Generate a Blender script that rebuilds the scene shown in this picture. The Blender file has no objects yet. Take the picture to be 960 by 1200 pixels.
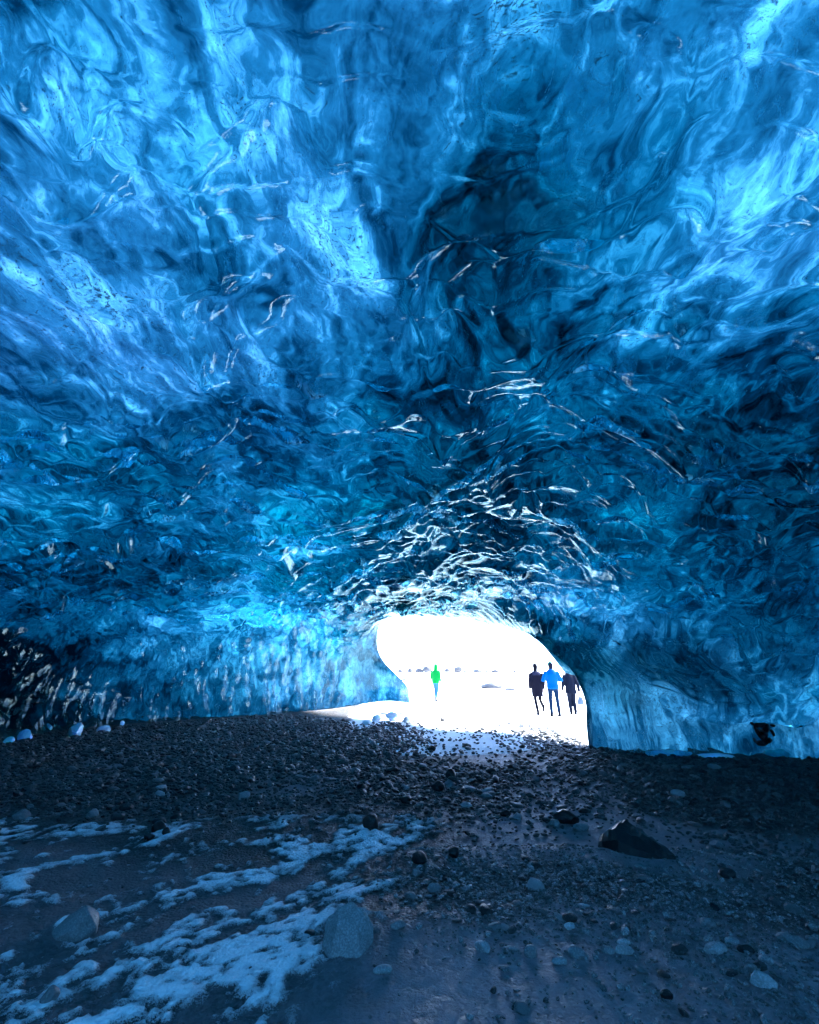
import bpy, bmesh, math, random
import numpy as np
from mathutils import Vector, Matrix

random.seed(11)
RNG = np.random.default_rng(11)
SC = bpy.context.scene
COL = SC.collection

# ------------------------------------------------------------------ camera
CAM_Z, PITCH, FPX = 1.6, 18.9, 533.0
cam = bpy.data.cameras.new("camera")
cam.sensor_fit = 'VERTICAL'
cam.sensor_height = 36.0
cam.lens = FPX * 36.0 / 1200.0
cam.clip_start, cam.clip_end = 0.05, 8000.0
cam_o = bpy.data.objects.new("camera", cam)
cam_o.location = (0, 0, CAM_Z)
cam_o.rotation_euler = (math.radians(90 + PITCH), 0, 0)
COL.objects.link(cam_o)
SC.camera = cam_o

# ------------------------------------------------------------------ sky, sun, exposure
SUN_EL, SUN_ROT = 50.0, 65.0
world = bpy.data.worlds.new("World")
SC.world = world
world.use_nodes = True
wn = world.node_tree
wn.nodes.clear()
sky = wn.nodes.new("ShaderNodeTexSky")
sky.sky_type = 'NISHITA'
sky.sun_disc = False
sky.sun_elevation = math.radians(SUN_EL)
sky.sun_rotation = math.radians(SUN_ROT)
sky.air_density, sky.dust_density, sky.ozone_density = 1.0, 0.0, 2.5
bg = wn.nodes.new("ShaderNodeBackground")
bg.inputs[1].default_value = 0.09
wo = wn.nodes.new("ShaderNodeOutputWorld")
veil = wn.nodes.new("ShaderNodeMix")             # even bright cloud veil over the blue sky
veil.data_type = 'RGBA'
veil.inputs[0].default_value = 0.88
veil.inputs[7].default_value = (2.7, 3.9, 6.9, 1)
wn.links.new(sky.outputs[0], veil.inputs[6])
wn.links.new(veil.outputs[2], bg.inputs[0])
wn.links.new(bg.outputs[0], wo.inputs[0])

sun = bpy.data.lights.new("sun", 'SUN')
sun.energy = 5.0
sun.angle = math.radians(10)
sun.color = (1.0, 0.985, 0.96)
sun_o = bpy.data.objects.new("sun", sun)
el, az = math.radians(SUN_EL), math.radians(SUN_ROT)
sdir = Vector((math.sin(az) * math.cos(el), math.cos(az) * math.cos(el), math.sin(el)))
sun_o.rotation_euler = sdir.to_track_quat('Z', 'Y').to_euler()
COL.objects.link(sun_o)

SC.view_settings.view_transform = 'Standard'
SC.view_settings.look = 'None'
SC.view_settings.gamma = 1.0
SC.view_settings.exposure = 3.72
SC.view_settings.use_curve_mapping = False
SC.view_settings.use_white_balance = True        # the photograph's cool white balance
SC.view_settings.white_balance_temperature = 6000.0

SC.render.engine = 'CYCLES'
cy = SC.cycles
cy.max_bounces, cy.diffuse_bounces, cy.glossy_bounces, cy.transmission_bounces = 10, 4, 4, 9
cy.volume_bounces = 0
cy.sample_clamp_indirect = 12.0
cy.use_denoising = True
cy.use_adaptive_sampling = True
cy.adaptive_threshold = 0.03
cy.caustics_reflective = True
cy.caustics_refractive = True
cy.blur_glossy = 0.5


# ------------------------------------------------------------------ numpy noise
def _hash(ix, iy, iz, seed):
    h = (ix.astype(np.int64) * 374761393 + iy.astype(np.int64) * 668265263 + iz.astype(np.int64) * 2147483647 + seed * 974634777) & 0xFFFFFFFF
    h = ((h ^ (h >> 13)) * 1274126177) & 0xFFFFFFFF
    h = ((h ^ (h >> 16)) * 2246822519) & 0xFFFFFFFF
    return h ^ (h >> 15)


def vnoise(p, seed=0):
    """smooth value noise in -1..1 at points p (N,3)"""
    i = np.floor(p).astype(np.int64)
    f = p - i
    f = f * f * f * (f * (f * 6 - 15) + 10)
    out = np.zeros(len(p))
    for dx in (0, 1):
        wx = f[:, 0] if dx else 1 - f[:, 0]
        for dy in (0, 1):
            wy = f[:, 1] if dy else 1 - f[:, 1]
            for dz in (0, 1):
                wz = f[:, 2] if dz else 1 - f[:, 2]
                h = _hash(i[:, 0] + dx, i[:, 1] + dy, i[:, 2] + dz, seed) / 2147483648.0 - 1.0
                out += wx * wy * wz * h
    return out


def fbm(p, octaves=4, seed=0, gain=0.5):
    a, s, out = 1.0, 0.0, 0.0
    for o in range(octaves):
        out = out + a * vnoise(p * (2.03 ** o) + 17.3 * o, seed + o)
        s += a
        a *= gain
    return out / s


def cups(p, seed=0, jitter=0.85):
    """squared distance to the nearest cell point: bowls that meet in sharp crests"""
    i = np.floor(p).astype(np.int64)
    f = p - i
    best = np.full(len(p), 9.0)
    for dx in (-1, 0, 1):
        for dy in (-1, 0, 1):
            for dz in (-1, 0, 1):
                h = _hash(i[:, 0] + dx, i[:, 1] + dy, i[:, 2] + dz, seed)
                jx = (h & 1023) / 1023.0 - .5
                jy = ((h >> 10) & 1023) / 1023.0 - .5
                jz = ((h >> 20) & 1023) / 1023.0 - .5
                d = (dx + .5 + jitter * jx - f[:, 0]) ** 2 + (dy + .5 + jitter * jy - f[:, 1]) ** 2 + (dz + .5 + jitter * jz - f[:, 2]) ** 2
                np.minimum(best, d, out=best)
    return best


def leaning_cups(p, seed=0, jitter=0.85, k=16.0):
    """as cups(), and the place within the cell along y (softened at the crests): scallops that lean with the melt wind"""
    i = np.floor(p).astype(np.int64)
    f = p - i
    best = np.full(len(p), 9.0)
    ws = np.zeros(len(p))
    wy = np.zeros(len(p))
    for dx in (-1, 0, 1):
        for dy in (-1, 0, 1):
            for dz in (-1, 0, 1):
                h = _hash(i[:, 0] + dx, i[:, 1] + dy, i[:, 2] + dz, seed)
                oy = f[:, 1] - (dy + .5 + jitter * (((h >> 10) & 1023) / 1023.0 - .5))
                d = (dx + .5 + jitter * ((h & 1023) / 1023.0 - .5) - f[:, 0]) ** 2 + oy ** 2 + (dz + .5 + jitter * (((h >> 20) & 1023) / 1023.0 - .5) - f[:, 2]) ** 2
                np.minimum(best, d, out=best)
                w = np.exp(-k * d)
                ws += w
                wy += w * oy
    return best, wy / (ws + 1e-12)


def sstep(a, b, x):
    t = np.clip((x - a) / (b - a), 0, 1)
    return t * t * (3 - 2 * t)


# ------------------------------------------------------------------ helpers
def tag(o, label=None, cat=None, group=None, kind=None):
    if label: o["label"] = label
    if cat: o["category"] = cat
    if group: o["group"] = group
    if kind: o["kind"] = kind
    return o


def mesh_np(name, verts, faces, smooth=True):
    """verts (N,3), faces: int array (M,3|4) or list of lists"""
    me = bpy.data.meshes.new(name)
    verts = np.ascontiguousarray(verts, dtype=np.float32)
    if isinstance(faces, np.ndarray):
        n = faces.shape[1]
        loops = np.ascontiguousarray(faces.reshape(-1), dtype=np.int32)
        starts = np.arange(len(faces), dtype=np.int32) * n
        tot = np.full(len(faces), n, dtype=np.int32)
    else:
        tot = np.array([len(f) for f in faces], dtype=np.int32)
        starts = np.concatenate(([0], np.cumsum(tot)[:-1])).astype(np.int32)
        loops = np.fromiter((i for f in faces for i in f), dtype=np.int32)
    me.vertices.add(len(verts))
    me.vertices.foreach_set("co", verts.reshape(-1))
    me.loops.add(len(loops))
    me.loops.foreach_set("vertex_index", loops)
    me.polygons.add(len(tot))
    me.polygons.foreach_set("loop_start", starts)
    me.polygons.foreach_set("loop_total", tot)
    me.update(calc_edges=True)
    me.polygons.foreach_set("use_smooth", np.full(len(tot), bool(smooth)))
    me.validate()
    return me


def link(name, me, mat=None, parent=None, loc=(0, 0, 0)):
    o = bpy.data.objects.new(name, me)
    o.location = loc
    if mat is not None and me is not None and len(me.materials) == 0:
        me.materials.append(mat)
    if parent is not None:
        o.parent = parent
    COL.objects.link(o)
    return o


def empty(name, loc, rz=0.0):
    o = bpy.data.objects.new(name, None)
    o.location = loc
    o.rotation_euler = (0, 0, rz)
    o.empty_display_size = 0.2
    COL.objects.link(o)
    return o


class NT:
    """tiny node-tree writer"""
    def __init__(self, name):
        self.m = bpy.data.materials.new(name)
        self.m.use_nodes = True
        self.t = self.m.node_tree
        self.t.nodes.clear()
        self.out = self.t.nodes.new("ShaderNodeOutputMaterial")

    def n(self, typ, **kw):
        nd = self.t.nodes.new("ShaderNode" + typ)
        for k, v in kw.items():
            if k.startswith("_"):
                setattr(nd, k[1:], v)
        for k, v in kw.items():
            if k.startswith("_"):
                continue
            key = int(k[1:]) if k[0] == "i" and k[1:].isdigit() else k.replace("__", " ")
            if hasattr(v, "is_linked") or isinstance(v, bpy.types.NodeSocket):
                self.t.links.new(v, nd.inputs[key])
            else:
                nd.inputs[key].default_value = v
        return nd

    def math(self, op, a, b=None, c=None, clamp=False):
        nd = self.t.nodes.new("ShaderNodeMath")
        nd.operation = op
        nd.use_clamp = clamp
        for k, v in enumerate((a, b, c)):
            if v is None: continue
            if isinstance(v, bpy.types.NodeSocket): self.t.links.new(v, nd.inputs[k])
            else: nd.inputs[k].default_value = v
        return nd.outputs[0]

    def vmath(self, op, a, b=None):
        nd = self.t.nodes.new("ShaderNodeVectorMath")
        nd.operation = op
        for k, v in enumerate((a, b)):
            if v is None: continue
            if isinstance(v, bpy.types.NodeSocket): self.t.links.new(v, nd.inputs[k])
            else: nd.inputs[k].default_value = v
        return nd.outputs[0]

    def coord(self):
        return self.n("TexCoord").outputs["Object"]

    def scale(self, v, s):
        return self.vmath('MULTIPLY', v, s)

    def noise(self, v, scale, detail=3, rough=.5, dist=0.0):
        return self.n("TexNoise", Vector=v, Scale=scale, Detail=detail, Roughness=rough, Distortion=dist)

    def ramp(self, f, stops, interp='LINEAR'):
        nd = self.t.nodes.new("ShaderNodeValToRGB")
        self.t.links.new(f, nd.inputs[0])
        cr = nd.color_ramp
        cr.interpolation = interp
        while len(cr.elements) < len(stops): cr.elements.new(0.5)
        for e, (p, c) in zip(cr.elements, stops):
            e.position = p
            e.color = (c, c, c, 1) if isinstance(c, (int, float)) else (*c, 1)
        return nd.outputs[0]

    def mix(self, f, a, b, blend='MIX'):
        nd = self.t.nodes.new("ShaderNodeMix")
        nd.data_type = 'RGBA'
        nd.blend_type = blend
        for k, v in ((0, f), (6, a), (7, b)):
            if isinstance(v, bpy.types.NodeSocket): self.t.links.new(v, nd.inputs[k])
            elif k and len(v) == 3: nd.inputs[k].default_value = (*v, 1)
            else: nd.inputs[k].default_value = v
        return nd.outputs[2]

    def mixsh(self, f, a, b):
        nd = self.t.nodes.new("ShaderNodeMixShader")
        for k, v in enumerate((f, a, b)):
            if isinstance(v, bpy.types.NodeSocket): self.t.links.new(v, nd.inputs[k])
            else: nd.inputs[k].default_value = v
        return nd.outputs[0]

    def bump(self, h, strength=.5, dist=.02, normal=None):
        nd = self.n("Bump", Height=h, Strength=strength, Distance=dist)
        if normal is not None: self.t.links.new(normal, nd.inputs["Normal"])
        return nd.outputs[0]

    def surf(self, s):
        self.t.links.new(s, self.out.inputs[0])
        return self.m

    def attr(self, name):
        return self.n("Attribute", _attribute_name=name)


def simple_mat(name, col, rough=.6, var=.15, scale=20, bump=.0, spec=.05):
    k = NT(name)
    c = k.coord()
    f = k.noise(c, scale, 4).outputs[0]
    lo = tuple(x * (1 - var) for x in col)
    hi = tuple(min(1, x * (1 + var)) for x in col)
    cc = k.mix(f, lo, hi)
    b = k.n("BsdfPrincipled", Base__Color=cc, Roughness=rough, Specular__IOR__Level=spec)
    if bump:
        k.t.links.new(k.bump(f, bump, .01), b.inputs["Normal"])
    return k.surf(b.outputs[0])


# ------------------------------------------------------------------ ice materials
def make_ice_face():
    k = NT("clear_scalloped_ice")
    c = k.coord()
    w = k.noise(c, 1.1, 3, .55).outputs[1]
    cw = k.vmath('ADD', c, k.scale(w, (.45, .45, .45)))
    n1 = k.noise(cw, 2.4, 2, .5, .5).outputs[0]
    n2 = k.noise(k.scale(cw, (1, .55, .8)), 8.0, 2, .5, .6).outputs[0]
    h = k.math('ADD', k.math('MULTIPLY', n1, .8), k.math('MULTIPLY', n2, .10))
    n4 = k.noise(k.scale(c, (1, .7, .7)), 26, 5, .65, .2).outputs[0]
    h = k.math('ADD', h, k.math('MULTIPLY', n4, .022))
    nrm = k.bump(h, .30, .12)
    g = k.n("BsdfGlass", Color=(.62, .93, 1, 1), Roughness=.02, IOR=1.31, Normal=nrm)
    tr = k.n("BsdfTranslucent", Color=(.36, .74, .92, 1), Normal=nrm)
    st = k.scale(cw, (1, .55, .8))
    mk = k.noise(st, 3.2, 10, .72, .5).outputs[0]
    m2 = k.noise(st, 9.0, 6, .66, .9).outputs[0]
    m = k.ramp(k.math('ADD', mk, k.math('MULTIPLY', k.math('SUBTRACT', m2, .5), .35)), [(.50, 0.0), (.57, .14), (.66, .62), (.74, .75)])
    s = k.mixsh(m, g.outputs[0], tr.outputs[0])
    va = k.n("VolumeAbsorption", Color=(0.0, .80, .76, 1), Density=ICE_DENSITY)
    k.t.links.new(va.outputs[0], k.out.inputs[1])
    return k.surf(s)


def make_ice_back():
    """the cloudy, bubbly ice deeper in the glacier"""
    k = NT("cloudy_bubbly_ice")
    c = k.coord()
    w = k.noise(c, .55, 3, .6).outputs[1]
    cw = k.vmath('ADD', c, k.scale(w, (.8, .8, .8)))
    a = k.noise(k.scale(cw, (1.0, .62, .7)), 1.5, 8, .60, .15).outputs[0]
    b = k.noise(k.scale(cw, (2.4, .8, .8)), 2.6, 9, .68, .3).outputs[0]
    big = k.noise(c, .17, 2).outputs[0]
    f = k.math('ADD', k.math('MULTIPLY', a, .55), k.math('MULTIPLY', b, .45))
    f = k.math('ADD', f, k.math('MULTIPLY', k.math('SUBTRACT', big, .5), .35))
    f = k.math('ADD', f, k.attr('bubbles').outputs['Fac'])
    col = k.ramp(f, [(.34, (.001, .010, .022)), (.43, (.010, .060, .105)), (.54, (.075, .20, .28)), (.68, (.58, .70, .77))])
    sp = k.noise(cw, 30, 5, .75).outputs[0]
    spm = k.ramp(k.math('MULTIPLY', sp, k.math('ADD', a, .5)), [(.60, 0.0), (.68, .85)])
    col = k.mix(spm, col, (.03, .045, .06))
    t = k.n("BsdfTranslucent", Color=col)
    d = k.n("BsdfDiffuse", Color=col)
    s = k.mixsh(.25, t.outputs[0], d.outputs[0])
    va = k.n("VolumeAbsorption", Color=(0.0, .80, .76, 1), Density=ICE_DENSITY)
    k.t.links.new(va.outputs[0], k.out.inputs[1])
    return k.surf(s)


ICE_DENSITY = 1.3


# ------------------------------------------------------------------ the cave's base surface
# ribs run from the foot of one wall over the roof to the foot of the other; the first is the lip of the mouth
RIBS = [
    # lip
    [(3.72, 10.55, -.35), (3.75, 10.6, .35), (3.88, 10.85, .85), (3.88, 11.2, 1.32), (3.58, 12.0, 1.98), (3.38, 13.5, 2.50), (2.34, 16.0, 3.05), (.68, 18.5, 3.48), (-.66, 20.0, 3.5), (-1.39, 20.5, 3.05), (-1.15, 21.0, 1.9), (-.1, 21.5, .8), (.05, 22.5, .1), (0.2, 22.6, -.35)],
    [(4.25, 10.0, -.35), (4.25, 10.02, .3), (4.3, 10.1, .8), (4.45, 10.4, 1.2), (4.3, 11.0, 1.8), (3.7, 12.2, 2.4), (2.5, 14.6, 3.0), (.8, 17.0, 3.4), (-.9, 18.6, 3.5), (-2.0, 19.6, 3.0), (-2.4, 20.3, 1.9), (-2.0, 20.8, .8), (-1.75, 21.1, .1), (-1.7, 21.1, -.35)],
    [(5.5, 9.55, -.35), (5.5, 9.6, .2), (5.55, 9.72, .6), (5.4, 9.6, .9), (5.0, 9.9, 1.5), (4.2, 11.2, 2.4), (2.6, 12.8, 3.1), (.4, 14.6, 3.4), (-2.2, 16.4, 3.45), (-3.7, 17.6, 3.0), (-4.3, 18.5, 2.1), (-4.2, 18.9, .9), (-3.95, 19.2, .1), (-3.9, 19.2, -.35)],
    [(7.6, 9.45, -.35), (7.6, 9.5, .2), (7.7, 9.62, .6), (7.45, 9.3, .88), (6.7, 9.1, 1.5), (5.2, 9.7, 2.5), (3.2, 10.6, 3.3), (.3, 12.0, 3.6), (-3.2, 13.8, 3.5), (-5.7, 15.2, 3.0), (-6.9, 16.0, 2.1), (-6.95, 16.4, .9), (-6.65, 16.7, .1), (-6.6, 16.7, -.35)],
    [(10.2, 8.8, -.35), (10.2, 8.8, .2), (10.3, 8.8, .6), (10.0, 8.5, .95), (8.8, 8.0, 1.7), (6.4, 7.8, 2.8), (3.6, 8.0, 3.7), (.2, 8.9, 3.95), (-3.9, 10.6, 3.7), (-7.1, 12.4, 3.1), (-8.9, 13.7, 2.2), (-9.1, 14.1, 1.0), (-8.8, 14.5, .1), (-8.7, 14.5, -.35)],
    [(12.2, 7.0, -.35), (12.2, 7.0, .2), (12.3, 6.9, .7), (11.9, 6.5, 1.1), (10.4, 5.9, 2.0), (7.2, 5.4, 3.1), (3.8, 5.4, 4.0), (0, 5.9, 4.25), (-4.4, 7.3, 4.0), (-7.9, 9.0, 3.3), (-9.9, 10.3, 2.4), (-10.2, 10.8, 1.1), (-9.8, 11.3, .1), (-9.7, 11.3, -.35)],
    [(13.4, 3.4, -.35), (13.4, 3.4, .2), (13.5, 3.4, .8), (13.0, 3.2, 1.3), (11.2, 3.0, 2.3), (7.8, 2.8, 3.5), (4.0, 2.8, 4.3), (0, 3.0, 4.5), (-4.6, 3.8, 4.3), (-8.4, 4.8, 3.6), (-10.6, 5.6, 2.6), (-11.2, 6.0, 1.2), (-10.8, 6.3, .1), (-10.7, 6.3, -.35)],
    [(13.5, -1, -.35), (13.5, -1, .2), (13.6, -1, .9), (13.0, -1, 1.4), (11.2, -1, 2.5), (7.8, -1, 3.8), (4.0, -1, 4.5), (0, -1, 4.7), (-4.6, -1, 4.5), (-8.4, -1, 3.8), (-10.6, -1, 2.7), (-11.3, -1, 1.3), (-11.0, -1, .1), (-10.9, -1, -.35)],
    [(11.5, -6, -.35), (11.5, -6, .2), (11.4, -6, .9), (10.8, -6, 1.4), (9.2, -6, 2.3), (6.8, -6, 3.3), (3.6, -6, 3.9), (0, -6, 4.1), (-4.0, -6, 3.9), (-7.2, -6, 3.3), (-9.0, -6, 2.4), (-9.6, -6, 1.2), (-9.4, -6, .1), (-9.3, -6, -.35)],
    [(8.0, -9.2, -.35), (8.0, -9.2, .1), (7.9, -9.2, .5), (7.6, -9.2, .8), (6.4, -9.4, 1.2), (4.8, -9.5, 1.6), (2.5, -9.6, 1.9), (0, -9.6, 2.0), (-2.6, -9.6, 1.9), (-4.8, -9.5, 1.6), (-6.2, -9.4, 1.2), (-6.6, -9.2, .6), (-6.5, -9.2, .1), (-6.4, -9.2, -.35)],
    [(6.0, -10, -.40), (6.0, -10, -.39), (5.9, -10, -.38), (5.6, -10, -.37), (4.6, -10, -.36), (3.4, -10, -.35), (1.8, -10, -.34), (0, -10, -.34), (-1.8, -10, -.34), (-3.4, -10, -.35), (-4.4, -10, -.36), (-4.7, -10, -.37), (-4.6, -10, -.38), (-4.5, -10, -.40)],
]


def hermite(params, pts, q):
    """non-uniform Catmull-Rom through pts (n, ...) at params, evaluated at q"""
    n = len(params)
    d = np.diff(params)
    sec = (pts[1:] - pts[:-1]) / d.reshape(-1, *([1] * (pts.ndim - 1)))
    tan = np.empty_like(pts)
    tan[0], tan[-1] = sec[0], sec[-1]
    for i in range(1, n - 1):
        w = d[i] / (d[i - 1] + d[i])
        tan[i] = sec[i - 1] * w + sec[i] * (1 - w)
    idx = np.clip(np.searchsorted(params, q, side='right') - 1, 0, n - 2)
    h = d[idx]
    t = (q - params[idx]) / h
    sh = (-1,) + (1,) * (pts.ndim - 1)
    t, h = t.reshape(sh), h.reshape(sh)
    return ((2 * t ** 3 - 3 * t ** 2 + 1) * pts[idx] + (t ** 3 - 2 * t ** 2 + t) * h * tan[idx] + (-2 * t ** 3 + 3 * t ** 2) * pts[idx + 1] + (t ** 3 - t ** 2) * h * tan[idx + 1])


RIB = np.array(RIBS, dtype=float)
ku = np.concatenate(([0], np.cumsum(np.linalg.norm(np.diff(RIB[1:8], axis=1), axis=2).mean(0))))
ku /= ku[-1]
kt = np.concatenate(([0], np.cumsum(np.linalg.norm(np.diff(RIB[:, 5:10], axis=0), axis=2).mean(1))))
kt /= kt[-1]


def base_surface(us, ts):
    a = hermite(kt, RIB, ts)                     # (T, K, 3)
    a = np.swapaxes(a, 0, 1)                     # (K, T, 3)
    b = hermite(ku, a, us)                       # (U, T, 3)
    return b


def grid_normals(P):
    du = np.gradient(P, axis=0)
    dt = np.gradient(P, axis=1)
    n = np.cross(du, dt)
    n /= np.linalg.norm(n, axis=2, keepdims=True) + 1e-9
    return n


NU, NTT = 900, 860
NU4 = (NU - 1) // 3 + 1
NU = (NU4 - 1) * 3 + 1
fine = np.linspace(0, 1, 600)
mid = base_surface(np.array([.35, .5, .65]), fine).mean(0)
dist = np.maximum(np.linalg.norm(mid - np.array([0, 1.0, 1.6]), axis=1), 2.2)
seg = np.linalg.norm(np.diff(mid, axis=0), axis=1)
wgt = seg / ((dist[1:] + dist[:-1]) / 2) ** .8
wgt *= np.where(mid[1:, 1] < 0.3, .22, 1.0)
cw_ = np.concatenate(([0], np.cumsum(wgt)))
TS = np.interp(np.linspace(0, 1, NTT), cw_ / cw_[-1], fine)
US = np.linspace(0, 1, NU)

P = base_surface(US, TS)
N = grid_normals(P)
ctr = np.array([0, 5, 1.0])
if ((P - ctr) * N).sum() < 0:
    N = -N                                       # N now points out of the cave, into the ice
NIN = N
flat = P.reshape(-1, 3)
UU = np.repeat(US[:, None], NTT, 1).reshape(-1)
TT = np.repeat(TS[None, :], NU, 0).reshape(-1)

warp = np.stack([fbm(flat * .45, 3, 5), fbm(flat * .45, 3, 25), fbm(flat * .45, 3, 45)], 1)
q = flat + 1.1 * warp
lip = sstep(0.0, .10, TT)
zc = flat[:, 2]
left_wall = sstep(.80, .88, UU) * sstep(3.2, 2.2, zc)
right_foot = sstep(.16, .10, UU) * sstep(1.3, .7, zc)
roof = 1 - np.maximum(left_wall, right_foot)

st = np.array([1.0, .62, .8])
c1 = cups(q * st / 2.3, 3)
c2, l2 = leaning_cups((q + .25 * warp) * st / .85, 13)
c3, l3 = leaning_cups((q + .12 * warp[:, ::-1]) * np.array([.52, .95, .9]) / .28, 23, .85, 11.0)
fl = cups((flat + .25 * warp) * np.array([1, 1, .33]) / .27, 33)      # standing flutes of the wall foot
fl2 = cups((flat + .4 * warp) * np.array([1, 1, .4]) / .75, 35)
und = fbm(flat * .35, 3, 77)
amp_n = .7 + .5 * fbm(flat * .3, 2, 91)
disp = roof * (.62 * (.5 - c1) * amp_n + (.27 + .12 * sstep(6, 3, flat[:, 1])) * (.5 - c2) * (.6 + .8 * sstep(-.3, .5, fbm(flat * .6, 2, 61))) + .12 * (.5 - c3))
lean_ = roof * (.35 + .65 * sstep(1.0, 6.0, flat[:, 1]))
brk = np.clip(.75 + 1.1 * vnoise(flat * np.array([2.6, 2.0, 2.0]), 281), .05, 1.5)
near_m = .35 + .65 * sstep(.12, .40, TT)
disp -= lean_ * (.26 * l2 * near_m * (.5 + .5 * brk) + .15 * l3 * brk) * (1 + .6 * sstep(.34, .14, TT))
disp += left_wall * (.22 * (.5 - fl2) + (.17 * (.5 - fl)) + .02 * (.5 - c3))
disp += right_foot * (.27 * (.5 - fl2) + .07 * (.5 - fl) + .06 * (.5 - c3))
Lt = float(np.linalg.norm(np.diff(RIB[:, 5:10], axis=0), axis=2).mean(1).sum())
ph = TT * Lt / .30 + 1.6 * fbm(flat * 1.3, 3, 131)
flute = 1 - np.abs(np.sin(math.pi * ph))
disp -= .15 * flute * sstep(.012, .03, TT) * sstep(.10, .05, TT) * sstep(.20, .13, UU) * (.5 + .8 * np.abs(fbm(flat * .9, 2, 133)))
disp -= .26 * np.exp(-((TT - .034) / .020) ** 2) * sstep(.22, .10, UU)      # the pillar beside the mouth stands proud
disp += .28 * und
disp *= .12 + .88 * lip
PI_ = flat + NIN.reshape(-1, 3) * disp[:, None]
PI_ = PI_.reshape(NU, NTT, 3)

# thickness of the clear ice, and the cloudy ice behind it
UO = np.arange(0, NU, 3)
TO = np.unique(np.concatenate((np.arange(0, NTT, 4), [NTT - 1])))
PO0 = P[np.ix_(UO, TO)]
NS = NIN.copy()
for _ in range(60):                              # the back of the ice follows the roof only broadly
    NS[1:-1] = (NS[:-2] + NS[1:-1] + NS[2:]) / 3
    NS[:, 1:-1] = (NS[:, :-2] + NS[:, 1:-1] + NS[:, 2:]) / 3
for _ in range(8):
    for st_ in (8, 16):
        NS[st_:-st_] = (NS[:-2 * st_] + NS[st_:-st_] + NS[2 * st_:]) / 3
NS /= np.linalg.norm(NS, axis=2, keepdims=True)
NO = NS[np.ix_(UO, TO)]
fo = PO0.reshape(-1, 3)
uo = np.repeat(US[UO][:, None], len(TO), 1).reshape(-1)
to = np.repeat(TS[TO][None, :], len(UO), 0).reshape(-1)


def blob(p, c, r):
    d = ((p - np.array(c)) / np.array(r)) ** 2
    return np.exp(-d.sum(1))


th = .75 + .35 * fbm(fo * .4, 3, 101) + .15 * fbm(fo * 1.1, 3, 105)
th += .8 * blob(fo, (1.2, 8.5, 3.8), (2.6, 3.4, 3))        # deep ice over the middle
th += .8 * blob(fo, (6.5, 6.5, 3.0), (3.0, 2.6, 3))
th += .8 * blob(fo, (.9, 3.4, 4.4), (.55, 1.6, 3))
th -= .35 * blob(fo, (-3.5, 3.0, 4.3), (2.4, 2.0, 3))
th -= .35 * blob(fo, (3.4, 2.6, 4.3), (1.6, 1.6, 3))
th += .7 * blob(fo, (-9.0, 12.0, 1.0), (3.5, 3.5, 1.2))
th -= .45 * blob(fo, (-2.6, 19.5, 1.8), (2.5, 3.0, 2.2))
th *= 1 - .45 * blob(fo, (6.5, 9.4, .6), (3.5, .9, .7))
th -= .4 * blob(fo, (4.1, 10.8, 1.0), (1.0, 1.4, 1.6))
th *= 1 - .6 * sstep(1.2, -1.0, fo[:, 1])  # unseen roof behind the camera thinned to let more light onto the foreground
th = np.maximum(th, .28)
edge = sstep(0.0, .16, to)
lipth = .34 + .55 * sstep(1.3, 2.3, fo[:, 2])
th = lipth + (th - lipth) * edge
PO = (fo + NO.reshape(-1, 3) * (th + .12)[:, None]).reshape(len(UO), len(TO), 3)

nI = NU * NTT
iI = np.arange(nI).reshape(NU, NTT)
iO = nI + np.arange(len(UO) * len(TO)).reshape(len(UO), len(TO))


def quads(ix, flip):
    a, b, c, d = ix[:-1, :-1], ix[1:, :-1], ix[1:, 1:], ix[:-1, 1:]
    f = np.stack([a, b, c, d] if not flip else [d, c, b, a], -1)
    return f.reshape(-1, 4)


# does a,b,c,d point out of the cave?
e1, e2 = P[1, 0] - P[0, 0], P[0, 1] - P[0, 0]
mI = NU // 2
nn = np.cross(P[mI + 1, 300] - P[mI, 300], P[mI, 301] - P[mI, 300])
outw = float(nn @ NIN[mI, 300]) > 0
fI = quads(iI, outw)            # face the cave
fO = quads(iO, not outw)        # face the sky
cloud = (-.05 * blob(fo, (-6.5, 9.5, 3.2), (3.0, 3.5, 2.0)) - .10 * blob(fo, (1.2, 8.8, 3.8), (3.0, 3.2, 3)) - .09 * blob(fo, (6.0, 6.5, 3.0), (3.2, 2.6, 3)) + .045 * blob(fo, (-3.0, 2.6, 4.5), (3.0, 2.0, 3))
         + .05 * blob(fo, (3.4, 2.2, 4.5), (2.0, 1.6, 3)) + .10 * blob(fo, (6.2, 9.6, .3), (4.5, 1.2, .7)) - .10 * blob(fo, (1.2, 16.5, 3.5), (3.2, 4.0, .9)) + .12 * blob(fo, (4.1, 10.8, 1.0), (1.0, 1.4, 1.6))
         + .09 * blob(fo, (-2.8, 19.5, 1.6), (3.0, 3.5, 2.2)) - .13 * blob(fo, (-9.5, 12.5, 1.0), (3.5, 3.5, 1.4)) - .08 * blob(fo, (.9, 3.4, 4.6), (.6, 1.6, 3)))
cloud += .12 * sstep(1.0, -1.0, fo[:, 1])  # ice out of view behind the camera whitened to brighten the foreground
faces = fI.tolist() + fO.tolist()
nfI, nfO = len(fI), len(fO)
for tcol_i, tcol_o, fwd in ((0, 0, True), (NTT - 1, len(TO) - 1, False)):
    for j in range(len(UO) - 1):
        f = [iI[j * 3 + m, tcol_i] for m in range(4)] + [iO[j + 1, tcol_o], iO[j, tcol_o]]
        faces.append(f if fwd == outw else f[::-1])
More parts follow.
